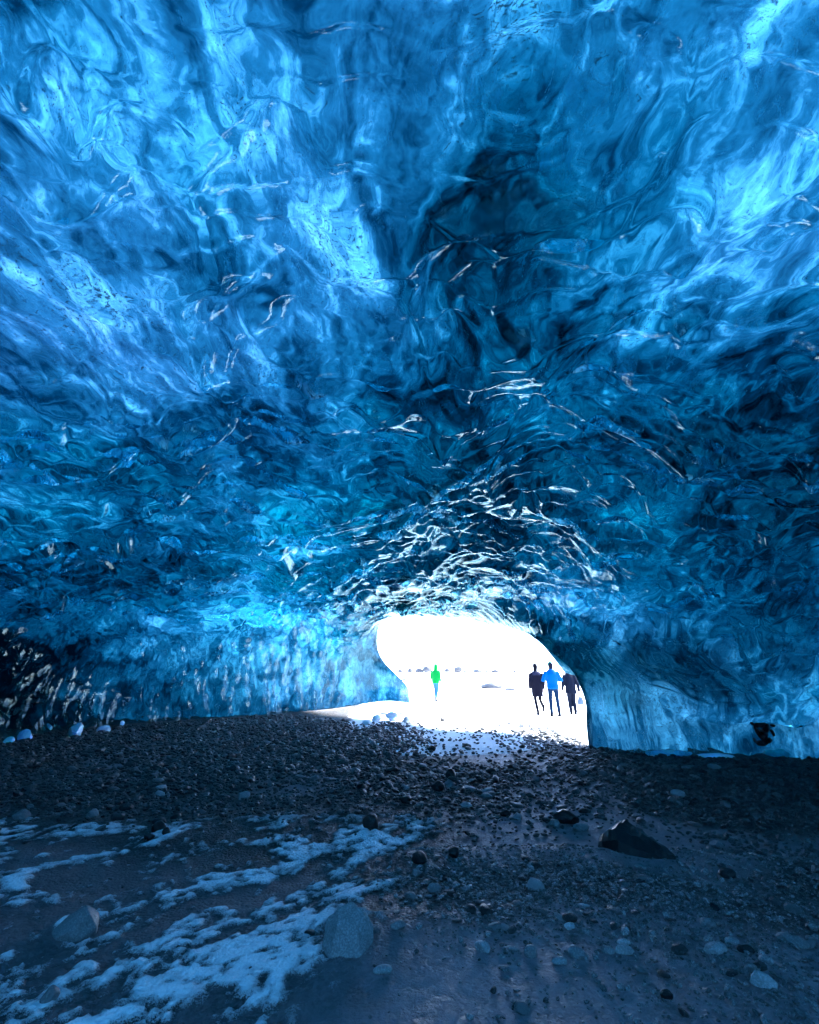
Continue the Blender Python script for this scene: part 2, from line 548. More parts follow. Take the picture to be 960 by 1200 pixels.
for urow_i, urow_o, fwd in ((0, 0, False), (NU - 1, len(UO) - 1, True)):
    for j in range(len(TO) - 1):
        f = [iI[urow_i, m] for m in range(TO[j], TO[j + 1] + 1)] + [iO[urow_o, j + 1], iO[urow_o, j]]
        faces.append(f if fwd == outw else f[::-1])
me = mesh_np("ice_cave", np.concatenate((PI_.reshape(-1, 3), PO.reshape(-1, 3))), faces)
ca_ = me.attributes.new("bubbles", 'FLOAT', 'POINT')
ca_.data.foreach_set("value", np.concatenate((np.zeros(nI), cloud)).astype(np.float32))
me.materials.append(make_ice_face())
me.materials.append(make_ice_back())
mi = np.zeros(len(me.polygons), dtype=np.int32)
mi[nfI:] = 1
me.polygons.foreach_set("material_index", mi)
cave = link("ice_cave", me)
tag(cave, "translucent blue scalloped glacier ice arching over the dark gravel floor", "ice cave", kind="structure")


# ------------------------------------------------------------------ ground
def at(px, py, z=0.0):
    """point of the floor seen at a pixel of the 960x1200 photograph"""
    u, v = (px - 480) / FPX, (py - 600) / FPX
    ca, sa = math.cos(math.radians(PITCH)), math.sin(math.radians(PITCH))
    t = (z - CAM_Z) / (sa - v * ca)
    return u * t, (ca + v * sa) * t


def ground_z(x, y):
    p = np.stack([x, y, np.zeros_like(x)], 1)
    z = .10 * fbm(p * .22, 3, 201) * sstep(40, 12, y) + .035 * fbm(p * .9, 3, 205) * sstep(30, 10, y)
    # low bank that runs across in front of the dark slab
    bank = 4.55 + .35 * np.sin(x * .8 + .6) + .25 * vnoise(p * .7, 210)
    inx = sstep(-.9, .2, x) * sstep(9, 5, x)
    z += .07 * inx * sstep(bank + .25, bank - .15, y)
    # sand mounded round the boulder in front
    bx, by = at(420, 1105)
    z += .05 * np.exp(-(((x - bx - .1) / .55) ** 2 + ((y - by) / .4) ** 2))
    # run-off furrows and crusted ice in the corner
    ca, sa = .86, .51
    s, w = x * sa + y * ca, x * ca - y * sa
    z += .030 * frost_zone(x, y) * fbm(np.stack([s * .7, w * 2.6, 0 * s], 1), 3, 215) + .020 * sstep(.35, .8, crust(x, y))
    # the snow outside
    out = sstep(20, 60, y)
    z += out * (.5 * fbm(p * .03, 3, 220)) * sstep(900, 60, y)
    # snow piled against the end of the wall beside the mouth
    z += .32 * np.exp(-(((x + .9) / 1.5) ** 2 + ((y - 20.2) / 1.9) ** 2))
    z += .30 * np.exp(-(((x - 5.6) / 1.3) ** 2 + ((y - 13.8) / 2.2) ** 2))
    return z


def crust(x, y):
    """broken plates of frozen snow drawn out along the run-off"""
    ca, sa = .86, .51
    s, w = x * sa + y * ca, x * ca - y * sa
    p = np.stack([x, y, 0 * x], 1)
    w1 = .30 * fbm(p * 1.1, 3, 251)
    a = fbm(np.stack([s * 2.1 + w1, (w + 1.3 * w1) * 3.4, 0 * s], 1), 6, 253, .68)
    b = fbm(p * 13.0, 3, 255, .7)
    return np.clip((a + .60 * b + .24) / .62, 0, 1) * frost_zone(x, y)


def frost_zone(x, y):
    wob = .5 * np.sin(x * 1.3 + y * .9)
    return sstep(.25, -.7, x - .25 * (y - 3.2) + .15 * wob) * sstep(6.6, 5.4, y + .3 * wob)


def nonuni(a, segs):
    out = [a]
    for b, n in segs:
        out += list(np.linspace(out[-1], b, n + 1)[1:])
    return np.array(out)


gy = nonuni(-14, [(2.2, 24), (4.6, 230), (6.8, 150), (8, 60), (14, 130), (26, 90), (80, 40), (400, 24), (6000, 14)])
gx = np.unique(np.concatenate((-nonuni(0, [(3.2, 200), (8, 130), (16, 60), (60, 24), (600, 16), (6000, 8)]), nonuni(0, [(3.2, 200), (8, 130), (16, 60), (60, 24), (600, 16), (6000, 8)]))))
GX, GY = np.meshgrid(gx, gy, indexing='ij')
gxf, gyf = GX.reshape(-1), GY.reshape(-1)
gz = ground_z(gxf, gyf)
ix = np.arange(len(gxf)).reshape(len(gx), len(gy))
gme = mesh_np("ground", np.stack([gxf, gyf, gz], 1), quads(ix, False))
p3 = np.stack([gxf, gyf, 0 * gxf], 1)
nz = fbm(p3 * .8, 4, 231)
snow = sstep(8.4, 12.6, gyf + 1.1 * nz - .45 * np.maximum(-.2 - gxf, 0) - .9 * np.maximum(gxf - 3.6, 0))
snow *= sstep(-2.4, -.5, gxf + .10 * (gyf - 14) + .5 * nz) + (gyf > 23.5)
snow = np.clip(snow, 0, 1)
snow = np.maximum(snow, sstep(22, 24, gyf))
frost = frost_zone(gxf, gyf)
sand = sstep(.1, .55, .5 + .9 * fbm(p3 * .55, 3, 241) + .5 * sstep(4.3, 3.0, gyf) - .45 * sstep(4.5, 6.5, gyf))
sand *= 1 - .55 * frost
for nm, val in (("snow", snow), ("frost", frost), ("crust", crust(gxf, gyf)), ("sand", sand)):
    a = gme.attributes.new(nm, 'FLOAT', 'POINT')
    a.data.foreach_set("value", val.astype(np.float32))


def make_ground_mat():
    k = NT("cave_floor")
    c = k.coord()
    snow_a, frost_a, sand_a = (k.attr(n).outputs["Fac"] for n in ("snow", "frost", "sand"))
    n_f = k.noise(c, 55, 4, .6).outputs[0]
    n_m = k.noise(c, 7, 5, .6).outputs[0]
    grit = k.n("TexVoronoi", Vector=c, Scale=42.0)
    gritd = grit.outputs["Distance"]
    gcol = k.ramp(k.n("SeparateColor", Color=grit.outputs["Color"]).outputs[0], [(0, (.010, .010, .010)), (.6, (.04, .04, .04)), (1, (.09, .09, .095))])
    scol = k.mix(n_m, (.19, .168, .182), (.34, .305, .325))
    scol = k.mix(k.math('MULTIPLY', n_f, .5), scol, (.15, .13, .142))
    sm = k.math('MULTIPLY', sand_a, k.ramp(n_m, [(.3, .55), (.6, 1.0)]))
    base = k.mix(sm, gcol, scol)
    # thin crust of frost, drawn out along the run-off
    rot = k.n("Mapping", Vector=c, _vector_type='POINT')
    rot.inputs["Rotation"].default_value = (0, 0, math.radians(31))
    cr = k.vmath('ADD', rot.outputs[0], k.scale(k.noise(c, 1.2, 3).outputs[1], (.35, .35, 0)))
    f1 = k.noise(k.scale(cr, (2.6, 1.15, 1)), 1.7, 10, .74, .3).outputs[0]
    f2 = k.noise(c, 75, 3, .6).outputs[0]
    ff = k.math('ADD', f1, k.math('MULTIPLY', k.math('SUBTRACT', f2, .5), .75))
    cra = k.attr("crust").outputs["Fac"]
    f3 = k.noise(c, 190, 2, .6).outputs[0]
    mixn = k.math('ADD', k.math('MULTIPLY', k.math('SUBTRACT', ff, .5), .9), k.math('MULTIPLY', k.math('SUBTRACT', f3, .5), .95))
    fm = k.ramp(k.math('ADD', cra, mixn), [(.40, 0.0), (.62, .75), (.85, 1.0)])
    fm = k.math('MULTIPLY', fm, k.math('GREATER_THAN', frost_a, .04))
    base = k.mix(k.math('MULTIPLY', fm, .9), base, (.84, .87, .90))
    # snow near the mouth
    s1 = k.noise(k.scale(c, (.8, 1.2, 1)), 3.5, 7, .66, .3).outputs[0]
    sm2 = k.math('ADD', k.math('MULTIPLY', snow_a, 1.5), k.math('SUBTRACT', s1, .98))
    smk = k.ramp(sm2, [(.0, 0.0), (.16, 1.0)])
    base = k.mix(smk, base, (.86, .88, .90))
    wet = k.ramp(n_m, [(.35, .5), (.65, .8)])
    rough = k.mix(k.math('MAXIMUM', smk, fm), wet, (.7, .7, .7))
    h = k.math('ADD', k.math('MULTIPLY', k.math('MULTIPLY', gritd, -.5), k.math('SUBTRACT', 1.0, k.math('MULTIPLY', sm, .85))), k.math('ADD', k.math('MULTIPLY', n_m, .9), k.math('MULTIPLY', n_f, .45)))
    h = k.math('ADD', h, k.math('MULTIPLY', k.noise(c, 24, 5, .65).outputs[0], .5))
    h = k.math('ADD', h, k.math('MULTIPLY', fm, .8))
    b = k.n("BsdfPrincipled", Base__Color=base, Roughness=rough, Normal=k.bump(h, .9, .04))
    return k.surf(b.outputs[0])


gm = make_ground_mat()
ground = link("ground", gme, gm)
tag(ground, kind="structure")


# snow hills added round the plain to cover the warm low sky in reflections
ha = np.radians(np.linspace(-110, 110, 221))
hr = np.linspace(420, 1100, 12)
HA, HR = np.meshgrid(ha, hr, indexing='ij')
hx, hy = (np.sin(HA) * HR).reshape(-1), (np.cos(HA) * HR).reshape(-1)
hp = np.stack([hx, hy, 0 * hx], 1)
hz = np.sin(np.clip((HR.reshape(-1) - 420) / 680, 0, 1) * math.pi) ** 1.2 * (38 + 42 * fbm(hp * .0045, 4, 291)) - 2
hills = link("hills", mesh_np("hills", np.stack([hx, hy, hz], 1), quads(np.arange(len(hx)).reshape(HA.shape), True)), simple_mat("hill_snow", (.80, .83, .86), .8, .12, .03))
tag(hills, kind="structure")


def gz1(x, y):
    return float(ground_z(np.array([float(x)]), np.array([float(y)]))[0])


# ------------------------------------------------------------------ stones
def stone_mat(name, dark, light, rough=(.35, .7)):
    k = NT(name)
    c = k.coord()
    oi = k.n("ObjectInfo").outputs["Random"]
    gi = k.n("NewGeometry").outputs["Random Per Island"]
    r = k.math('FRACT', k.math('ADD', oi, k.math('MULTIPLY', gi, .73)))
    n = k.noise(c, 22, 5, .6).outputs[0]
    n2 = k.noise(c, 4.5, 3, .5).outputs[0]
    col = k.mix(k.ramp(r, [(0, 0.0), (.75, .45), (1, 1.0)]), dark, light)
    col = k.mix(k.math('MULTIPLY', n, .7), col, tuple(x * .45 for x in dark))
    sp = k.noise(c, 120, 2, .6).outputs[0]
    col = k.mix(k.ramp(sp, [(.42, .55), (.58, 0.0)]), col, tuple(x * .5 for x in dark))
    col = k.mix(k.ramp(sp, [(.60, 0.0), (.72, .25)]), col, tuple(min(.8, x * 1.6) for x in light))
    rg = k.ramp(n2, [(.3, rough[0]), (.7, rough[1])])
    b = k.n("BsdfPrincipled", Base__Color=col, Roughness=rg, Normal=k.bump(n, .5, .012))
    return k.surf(b.outputs[0])


M_STONE = stone_mat("wet_basalt", (.035, .037, .039), (.24, .25, .255))
M_PEB = stone_mat("grey_pebbles", (.07, .072, .075), (.66, .67, .68), (.4, .75))
M_PALE = stone_mat("pale_dry_stone", (.30, .31, .32), (.55, .56, .57), (.5, .8))
M_BOULDER = stone_mat("grey_boulder_rock", (.19, .198, .205), (.38, .39, .40), (.45, .75))
M_DARK = stone_mat("black_wet_rock", (.016, .016, .017), (.035, .035, .036), (.3, .6))
M_SNOWY = simple_mat("snow_crust", (.82, .85, .88), .7, .06, 9, .4)
k_ = NT("blue_ice_block")
n_ = k_.noise(k_.coord(), 3.0, 5, .6).outputs[0]
b_ = k_.n("BsdfPrincipled", Base__Color=k_.mix(n_, (.42, .58, .68), (.84, .89, .92)), Roughness=.25, IOR=1.31, Subsurface__Weight=.5, Subsurface__Radius=(.05, .12, .2), Subsurface__Scale=.5, Normal=k_.bump(n_, .6, .04))
M_ICEBLOCK = k_.surf(b_.outputs[0])


def ico(sub):
    bm = bmesh.new()
    bmesh.ops.create_icosphere(bm, subdivisions=sub, radius=1.0)
    v = np.array([x.co[:] for x in bm.verts])
    f = np.array([[y.index for y in x.verts] for x in bm.faces])
    bm.free()
    return v, f


ICO1, ICO2, ICO3, ICO4 = ico(1), ico(2), ico(3), ico(4)


def rock_shape(src, seed, cuts=9, dims=(1, 1, .6), rough=.08, lo=.55, hi=.86):
    """faceted stone: a ball trimmed by random planes, then roughened; unit half-size"""
    v, f = src
    v = v.copy()
    r = np.random.default_rng(seed)
    for _ in range(cuts):
        d = r.normal(size=3)
        d /= np.linalg.norm(d)
        lim = r.uniform(lo, hi)
        h = v @ d
        over = np.maximum(h - lim, 0)
        v -= over[:, None] * d * .93
    v = .8 * v + .2 * src[0] * np.linalg.norm(v, axis=1).mean()
    v += v * (rough * fbm(v * 1.7 + seed * 3.1, 3, seed % 997))[:, None] * 2
    v *= np.array(dims)
    return v, f


def rock(name, px, py, w_px, mat, label, dims=(1, .8, .65), seed=1, rz=None, sink=.28, src=None, cuts=10, group=None, cat="stone", grow=1.0, tilt=0.0, lo=.55, hi=.86):
    """one stone of its own; (px, py) is the foot of the stone in the photograph, w_px its width there"""
    x, y = at(px, py)
    depth = math.hypot(x, y) if False else (y * math.cos(math.radians(PITCH)) + (0 - CAM_Z) * math.sin(math.radians(PITCH)))
    half = grow * w_px / FPX * depth / 2 / dims[0]
    v, f = rock_shape(src or ICO3, seed, cuts, dims, .05 if lo < .5 else .08, lo, hi)
    v = v / np.abs(v[:, 0]).max() * dims[0] * half
    zmin, zmax = v[:, 2].min(), v[:, 2].max()
    me = mesh_np(name, v, f, smooth=False)
    o = link(name, me, mat)
    y += dims[1] * half * .6
    o.location = (x, y, gz1(x, y) - zmin - sink * (zmax - zmin))
    o.rotation_euler = (0, tilt, rz if rz is not None else seed * 1.7)
    tag(o, label, cat, group)
    return o


def hull_rock(name, px, py, w_px, pts, mat, label, cat, seed, rough=.03, rz=0.0, zs=1.0):
    """angular boulder: hull of corner points (x across, y depth, z up from the ground), chipped and weathered"""
    x, y = at(px, py)
    half = w_px / FPX * (y * math.cos(math.radians(PITCH)) - CAM_Z * math.sin(math.radians(PITCH))) / 2
    bm = bmesh.new()
    for p in pts: bm.verts.new((p[0], p[1], p[2] * zs))
    r = bmesh.ops.convex_hull(bm, input=bm.verts[:])
    loose = [v for v in bm.verts if not v.link_faces]
    for v in loose: bm.verts.remove(v)
    bmesh.ops.bevel(bm, geom=bm.edges[:], offset=.05, segments=2, profile=.6, affect='EDGES', clamp_overlap=True)
    bmesh.ops.triangulate(bm, faces=bm.faces[:])
    for _ in range(3):
        ed = [e for e in bm.edges if e.calc_length() > .11]
        if not ed: break
        bmesh.ops.subdivide_edges(bm, edges=ed, cuts=1)
        bmesh.ops.triangulate(bm, faces=bm.faces[:])
    bm.normal_update()
    v = np.array([q.co[:] for q in bm.verts])
    nn = np.array([q.normal[:] for q in bm.verts])
    v = v + nn * (rough * fbm(v * 2.2 + seed, 4, seed, .6) + .030 * fbm(v * 7 + seed, 4, seed + 5, .6))[:, None]
    f = [[q.index for q in fc.verts] for fc in bm.faces]
    bm.free()
    o = link(name, mesh_np(name, v * half, f, smooth=False), mat)
    y += .55 * half
    o.location = (x, y, gz1(x, y) - .03)
    o.rotation_euler = (0, 0, rz)
    tag(o, label, cat)
    return o


hull_rock("boulder", 405, 1141, 64,
          [(-.42, .15, 1.52), (.05, .25, 1.66), (.55, .1, 1.42), (-.92, .1, .95), (.97, .1, .78), (-.40, -.52, 1.10), (.42, -.50, .92), (-.62, -.75, .0), (.52, -.80, .02), (-1.0, -.1, .05), (1.0, 0, .05),
           (-.5, .8, .9), (.5, .8, .9), (-.5, .8, -.3), (.5, .8, -.3), (0, -.6, -.4), (-.85, -.1, -.3), (.85, 0, -.3)],
          M_BOULDER, "large grey angular boulder sitting in smooth sand in the foreground", "boulder", 12, zs=.80, rough=.06)
hull_rock("boulder", 73, 1108, 58,
          [(.28, .1, 1.05), (.55, -.1, .92), (.95, 0, .38), (1.0, .1, -.3), (.72, -.4, .15), (.2, -.62, .42), (-.3, -.6, .22), (-.95, -.1, .12), (-1.0, 0, -.3), (-.45, .2, .62), (0, .7, .8), (.6, .7, .5), (-.5, .7, -.2), (.1, -.6, -.3)],
          M_BOULDER, "wedge shaped grey rock ringed by white frost near the front corner", "boulder", 21)

NAMED = [
    # px, py(foot), width, material, label, dims, seed
    (665, 966, 32, M_DARK, "dark blocky rock lying on gravel beyond the long black slab", (1, .8, .62), 31),
    (652, 970, 13, M_BOULDER, "small rounded grey stone tucked against the dark blocky rock", (1, .9, .8), 32),
    (683, 974, 20, M_BOULDER, "low flat grey stone just in front of the dark blocky rock", (1, .8, .4), 33),
    (529, 915, 14, M_DARK, "upright dark stone on the snowy path towards the mouth", (1, .8, 1.05), 34),
    (513, 929, 17, M_DARK, "black round stone in the group of three on the path", (1, .9, .9), 35),
    (526, 925, 15, M_BOULDER, "grey stone leaning against the black round stone on the path", (1, .9, .75), 36),
    (577, 909, 14, M_DARK, "single dark stone standing alone on the thin snow of the path", (1, .9, .75), 37),
    (435, 975, 22, M_DARK, "dark hump backed stone at the edge of the wet black gravel", (1, .8, .8), 38),
    (476, 944, 13, M_DARK, "small black stone left of the path on brown sand", (1, .9, .7), 39),
    (492, 1026, 19, M_DARK, "black round stone on the crest of the low bank", (1, .9, .85), 40),
    (533, 1018, 15, M_DARK, "small black stone on the sandy rim of the low bank", (1, .8, .8), 41),
    (509, 1061, 17, M_BOULDER, "rounded grey cobble beside the sand behind the boulder", (1, .85, .75), 42),
    (487, 1039, 12, M_BOULDER, "small pale grey cobble below the black round stone of the bank", (1, .9, .8), 43),
    (467, 1116, 21, M_BOULDER, "flat elongated dark stone just beside the big foreground boulder", (1, .5, .4), 44),
    (448, 1167, 24, M_PALE, "pale smooth stone lying alone in the sand in front of the boulder", (1, .6, .5), 45),
    (567, 1139, 19, M_PALE, "pale triangular stone at the lower rim of the pebble patch", (1, .8, .65), 46),
    (625, 1144, 20, M_BOULDER, "mid grey roundish stone at the lower rim of the pebble patch", (1, .9, .8), 47),
    (602, 1136, 18, M_BOULDER, "thin flat grey stone between two stones of the pebble patch rim", (1, .6, .35), 48),
    (661, 1155, 24, M_PALE, "pale flat stone in front of the brown wedge shaped stone", (1, .6, .4), 49),
    (682, 1146, 24, M_BOULDER, "wedge shaped brownish grey stone behind the pale flat stone", (1, .7, .55), 50),
    (737, 1141, 25, M_PALE, "pale leaf shaped stone resting on another flat stone", (1, .7, .45), 51),
    (716, 1141, 17, M_BOULDER, "dull grey low stone beside the pale leaf shaped stone", (1, .7, .5), 52),
    (735, 1128, 18, M_PALE, "small pale sliver of stone behind the leaf shaped one", (1, .5, .35), 53),
    (671, 1109, 15, M_PALE, "single pale cobble among dark pebbles in mid foreground", (1, .75, .6), 54),
    (687, 1080, 16, M_PALE, "pale flat pebble alone on bare sand above the pale cobble", (1, .6, .35), 55),
    (846, 1141, 32, M_PALE, "long pale flat stone in the row crossing the sand", (1, .55, .4), 56),
    (836, 1106, 20, M_BOULDER, "grey block shaped stone beyond the long pale flat stone", (1, .75, .7), 57),
    (864, 1129, 20, M_PALE, "pale pointed stone behind the long pale flat stone", (1, .6, .5), 58),
    (882, 1141, 20, M_DARK, "dark sharp stone right after the long pale flat stone", (1, .7, .5), 59),
    (888, 1167, 15, M_BOULDER, "grey squat stone just behind the big pale stone at the lower edge", (1, .8, .8), 60),
    (905, 1188, 32, M_PALE, "big pale angular stone near the lower corner of the sand", (1, .65, .6), 61),
    (788, 1203, 16, M_DARK, "dark stone cut by the bottom edge of the view", (1, .8, .7), 62),
    (906, 1157, 16, M_BOULDER, "grey stone above the big pale angular stone", (1, .7, .5), 63),
    (945, 1131, 24, M_BOULDER, "grey stone with pale top at the far side of the stone row", (1, .7, .6), 64),
    (929, 1125, 20, M_BOULDER, "darker grey stone next to the pale topped one", (1, .8, .5), 65),
    (859, 1040, 22, M_DARK, "dark stone lying in wet sand beyond the slab tip", (1, .7, .6), 66),
    (183, 978, 18, M_DARK, "dark rounded stone at the upper rim of the frost", (1, .85, .75), 67),
    (192, 986, 12, M_DARK, "small black stone touching the frost rim beside a larger one", (1, .8, .7), 68),
    (172, 990, 13, M_DARK, "black pebble half sunk in the frost rim", (1, .8, .6), 69),
    (52, 1185, 22, M_BOULDER, "round grey stone set in frost in the very corner", (1, .9, .75), 70),
    (20, 965, 20, M_BOULDER, "grey cobble on gravel near the shaded wall foot", (1, .8, .6), 71),
    (105, 962, 18, M_BOULDER, "tilted grey cobble on gravel above the frost", (1, .7, .7), 72),
    (548, 878, 13, M_DARK, "flat dark stone breaking through snow at the cave mouth", (1, .7, .45), 73),
    (519, 846, 7, M_DARK, "small stone alone on clean snow in the mouth", (1, .8, .9), 74),
    (506, 883, 11, M_DARK, "dark stone at the start of the snowy path", (1, .8, .7), 75),
    (487, 890, 9, M_DARK, "dark pebble beside the snowy path nearer the wall", (1, .8, .7), 76),
    (450, 920, 13, M_DARK, "black stone on gravel between wall foot and path", (1, .9, .7), 77),
    (424, 930, 14, M_DARK, "black squarish stone on brown sand short of the path", (1, .9, .7), 78),
    (594, 958, 15, M_DARK, "black stone on wet gravel before the blocky rock", (1, .8, .7), 79),
    (607, 962, 12, M_BOULDER, "grey stone beside the black one on wet gravel", (1, .8, .7), 80),
    (755, 1031, 14, M_BOULDER, "grey stone lodged under the tip of the black slab", (1, .8, .5), 81),
]
for (px, py, w, mat, lab, dims, sd) in NAMED:
    rock("stone", px, py, w, mat, lab, dims, sd, src=ICO3, rz=(sd * .37) % .8 - .4, group="larger stones on the cave floor")


# the long black slab: a wedge that rises to a hump and tapers away
def slab():
    n, m = 22, 12
    vs, fs = [], []
    x0, y0 = at(698, 1002)
    x1, y1 = at(792, 1024)
    ax = np.array([x1 - x0, y1 - y0])
    L = np.linalg.norm(ax)
    ax /= L
    sd = np.array([-ax[1], ax[0]])
    prof_h = np.interp(np.linspace(0, 1, n), [0, .08, .3, .5, .8, 1], [.04, .10, .19, .16, .08, .02])
    prof_w = np.interp(np.linspace(0, 1, n), [0, .1, .35, .7, 1], [.10, .22, .30, .22, .04])
    for i in range(n):
        t = i / (n - 1)
        for j in range(m):
            a = 2 * math.pi * j / m
            ca, sa = math.cos(a), math.sin(a)
            p = 3.0
            rr = (abs(ca) ** p + abs(sa) ** p) ** (-1 / p)
            w = prof_w[i] * ca * rr * (.75 if sa > 0 else 1)
            h = prof_h[i] * (sa * rr) * (1 if sa > 0 else .5)
            c = np.array([x0, y0]) + ax * (t * L) + sd * (w + .18)
            vs.append((c[0], c[1], h + .010 * sa * random.uniform(-1, 1)))
    for i in range(n - 1):
        for j in range(m):
            a, b = i * m + j, i * m + (j + 1) % m
            fs.append([a, b, b + m, a + m])
    fs.append(list(range(m))[::-1])
    fs.append([(n - 1) * m + j for j in range(m)])
    v = np.array(vs)
    v += (.03 * np.stack([fbm(v * 4, 3, 301), fbm(v * 4, 3, 302), fbm(v * 4, 3, 303)], 1))
    o0 = np.array([x0 + ax[0] * L / 2, y0 + ax[1] * L / 2, 0])
    me = mesh_np("rock_slab", v - o0, fs, smooth=False)
    o = link("rock_slab", me, M_DARK)
    o.location = (o0[0], o0[1], gz1(o0[0], o0[1]) - .01)
    tag(o, "long black wedge of rock lying on wet gravel at the bank edge", "rock")


slab()

# scattered stones: the ones that show largest are things, the rest one carpet of gravel
NST = 95000
sx = RNG.uniform(-12, 13, NST * 3)
sy = 2.35 + RNG.power(1.35, NST * 3) * 17.0
pp = np.stack([sx, sy, 0 * sx], 1)
dens = np.full(len(sx), .75)
nlow = fbm(pp * .55, 3, 241)
zone_far = sstep(4.8, 6.2, sy)
dens = .03 + .97 * zone_far * np.maximum(sstep(.5, .1, nlow), .5)
fg = sstep(5.2, 4.4, sy)
peb = np.exp(-(((sx - .95) / .95) ** 2 + ((sy - 3.95) / .62) ** 2)) * 1.3       # pebble patch right of the boulder
row = sstep(1.25, 1.6, sx) * sstep(.95, .2, np.abs((sy - 3.75) + .45 * (sx - 2.6)))  # stones strewn across the sand
grit_z = .12 * sstep(-.1, .6, sx)
dens = np.maximum(dens, fg * np.clip(peb + .55 * row + grit_z, 0, 1))
dens = np.maximum(dens, sstep(2.2, 3.2, sx) * sstep(4.0, 4.5, sy) * .9)
dens *= 1 - .93 * frost_zone(sx, sy)
pathm = np.exp(-((sx - 1.4) / 1.75) ** 4) * sstep(7.4, 9.4, sy + .5 * nlow)
dens *= 1 - .93 * pathm
dens *= sstep(15.5, 12.5, sy - np.maximum(-1.5 - sx, 0) * 1.2)
# stay inside the cave footprint
okk = sy < np.interp(sx, [-10.5, -9.2, -6.3, -3.8, -1.6, .3, 3.6, 3.9, 5.5, 7.6, 10.2, 12], [9, 13.6, 16.2, 18.7, 20.4, 21, 20, 10.6, 9.6, 9.5, 8.8, 7])
vis = np.abs(sx) < .95 * sy * 1.12 + .4
keep = okk & vis & (RNG.random(len(sx)) < dens)
# named stones keep their room
for o in [o for o in COL.objects if o.name.split(".")[0] in ("boulder", "stone", "rock_slab")]:
    dx, dy = o.location.x, o.location.y
    r = max(v.co.xy.length for v in o.data.vertices) * .85
    if o.name.startswith("rock_slab"): r *= .8
    keep &= (sx - dx) ** 2 + (sy - dy) ** 2 > r * r
sx, sy = sx[keep], sy[keep]
ssz = np.exp(RNG.normal(-4.12, .52, len(sx)))            # half-size in metres
ssz = np.clip(ssz, .007, .085) * (1 + .5 * sstep(5, 9, sy))
ssz = np.where(sy < 4.6, ssz * .95, ssz)
order = np.argsort(-ssz / np.hypot(sx, sy))
lim = 34000
order = order[:lim]
sx, sy, ssz = sx[order], sy[order], ssz[order]
# fine pebbles of the foreground sand
fx, fy = RNG.uniform(-.6, 4.2, 40000), RNG.uniform(2.3, 5.0, 40000)
fp = np.stack([fx, fy, 0 * fx], 1)
fd = np.clip(.10 + .9 * np.exp(-(((fx - .95) / 1.0) ** 2 + ((fy - 3.95) / .7) ** 2)) + .45 * sstep(1.0, 2.0, fx) + .5 * fbm(fp * 1.6, 3, 271), 0, 1) * sstep(-.25, .35, fx + .3 * fbm(fp * 1.2, 2, 273))
fk = (RNG.random(40000) < .62 * fd) & (np.abs(fx) < 1.1 * fy)
fx, fy = fx[fk], fy[fk]
fs = np.clip(np.exp(RNG.normal(-4.75, .5, len(fx))), .004, .022)
sx, sy, ssz = np.concatenate((sx, fx)), np.concatenate((sy, fy)), np.concatenate((ssz, fs))
sz_ = ground_z(sx, sy)

NBIG = 240
proto = []
for s in range(14):
    r = np.random.default_rng(900 + s)
    v, f = rock_shape(ICO2, 900 + s, 8, (1, r.uniform(.55, .9), r.uniform(.3, .6)), .07)
    me = mesh_np("cobble", v, f, smooth=False)
    proto.append((me, v))
    me.materials.append(M_STONE)
MARKS = [(405, 1141, "beside the big foreground boulder"), (74, 1108, "near the frost ringed wedge rock"), (742, 1008, "next to the long black slab"), (660, 970, "around the dark blocky rock on the gravel"),
         (520, 926, "around the group of three path stones"), (577, 909, "near the lone dark stone on the path"), (435, 975, "near the dark hump backed stone"), (492, 1026, "on the crest of the low bank"),
         (540, 1090, "in the foreground pebble patch"), (610, 1140, "at the lower rim of the pebble patch"), (720, 1141, "near the pale leaf shaped stone"), (850, 1135, "in the stone row crossing the sand"),
         (905, 1188, "near the big pale angular stone"), (859, 1040, "in wet sand beyond the slab tip"), (183, 980, "at the upper rim of the frost"), (30, 955, "on gravel near the shaded wall foot"),
         (110, 900, "in gravel below the row of white ice lumps"), (250, 870, "in gravel below the middle of the fluted wall"), (300, 930, "in gravel midway between frost and fluted wall"), (400, 880, "in gravel short of the ice rubble"),
         (780, 920, "in gravel below the low ice foot"), (900, 930, "in gravel below the black frozen debris"), (900, 990, "in the shaded gravel bank beyond the slab"), (610, 900, "in gravel on the pillar side of the path"),
         (360, 1010, "on the wet streaks between frost and bank"), (600, 1000, "in the wet dip before the slab"), (470, 905, "in gravel on the wall side of the path"), (700, 900, "in gravel at the foot of the ice pillar")]
MXY = np.array([at(a, b) for a, b, _ in MARKS])
M_TONE = [stone_mat("dark_wet_cobble", (.035, .037, .04), (.10, .105, .11)), stone_mat("grey_cobble", (.12, .125, .13), (.25, .26, .27), (.4, .7)), stone_mat("pale_cobble", (.28, .29, .30), (.42, .43, .44), (.5, .8))]
PROTO = [[m.copy() for m, _ in proto] for _ in M_TONE]
for t, mset in enumerate(PROTO):
    for m in mset:
        m.materials.clear()
        m.materials.append(M_TONE[t])
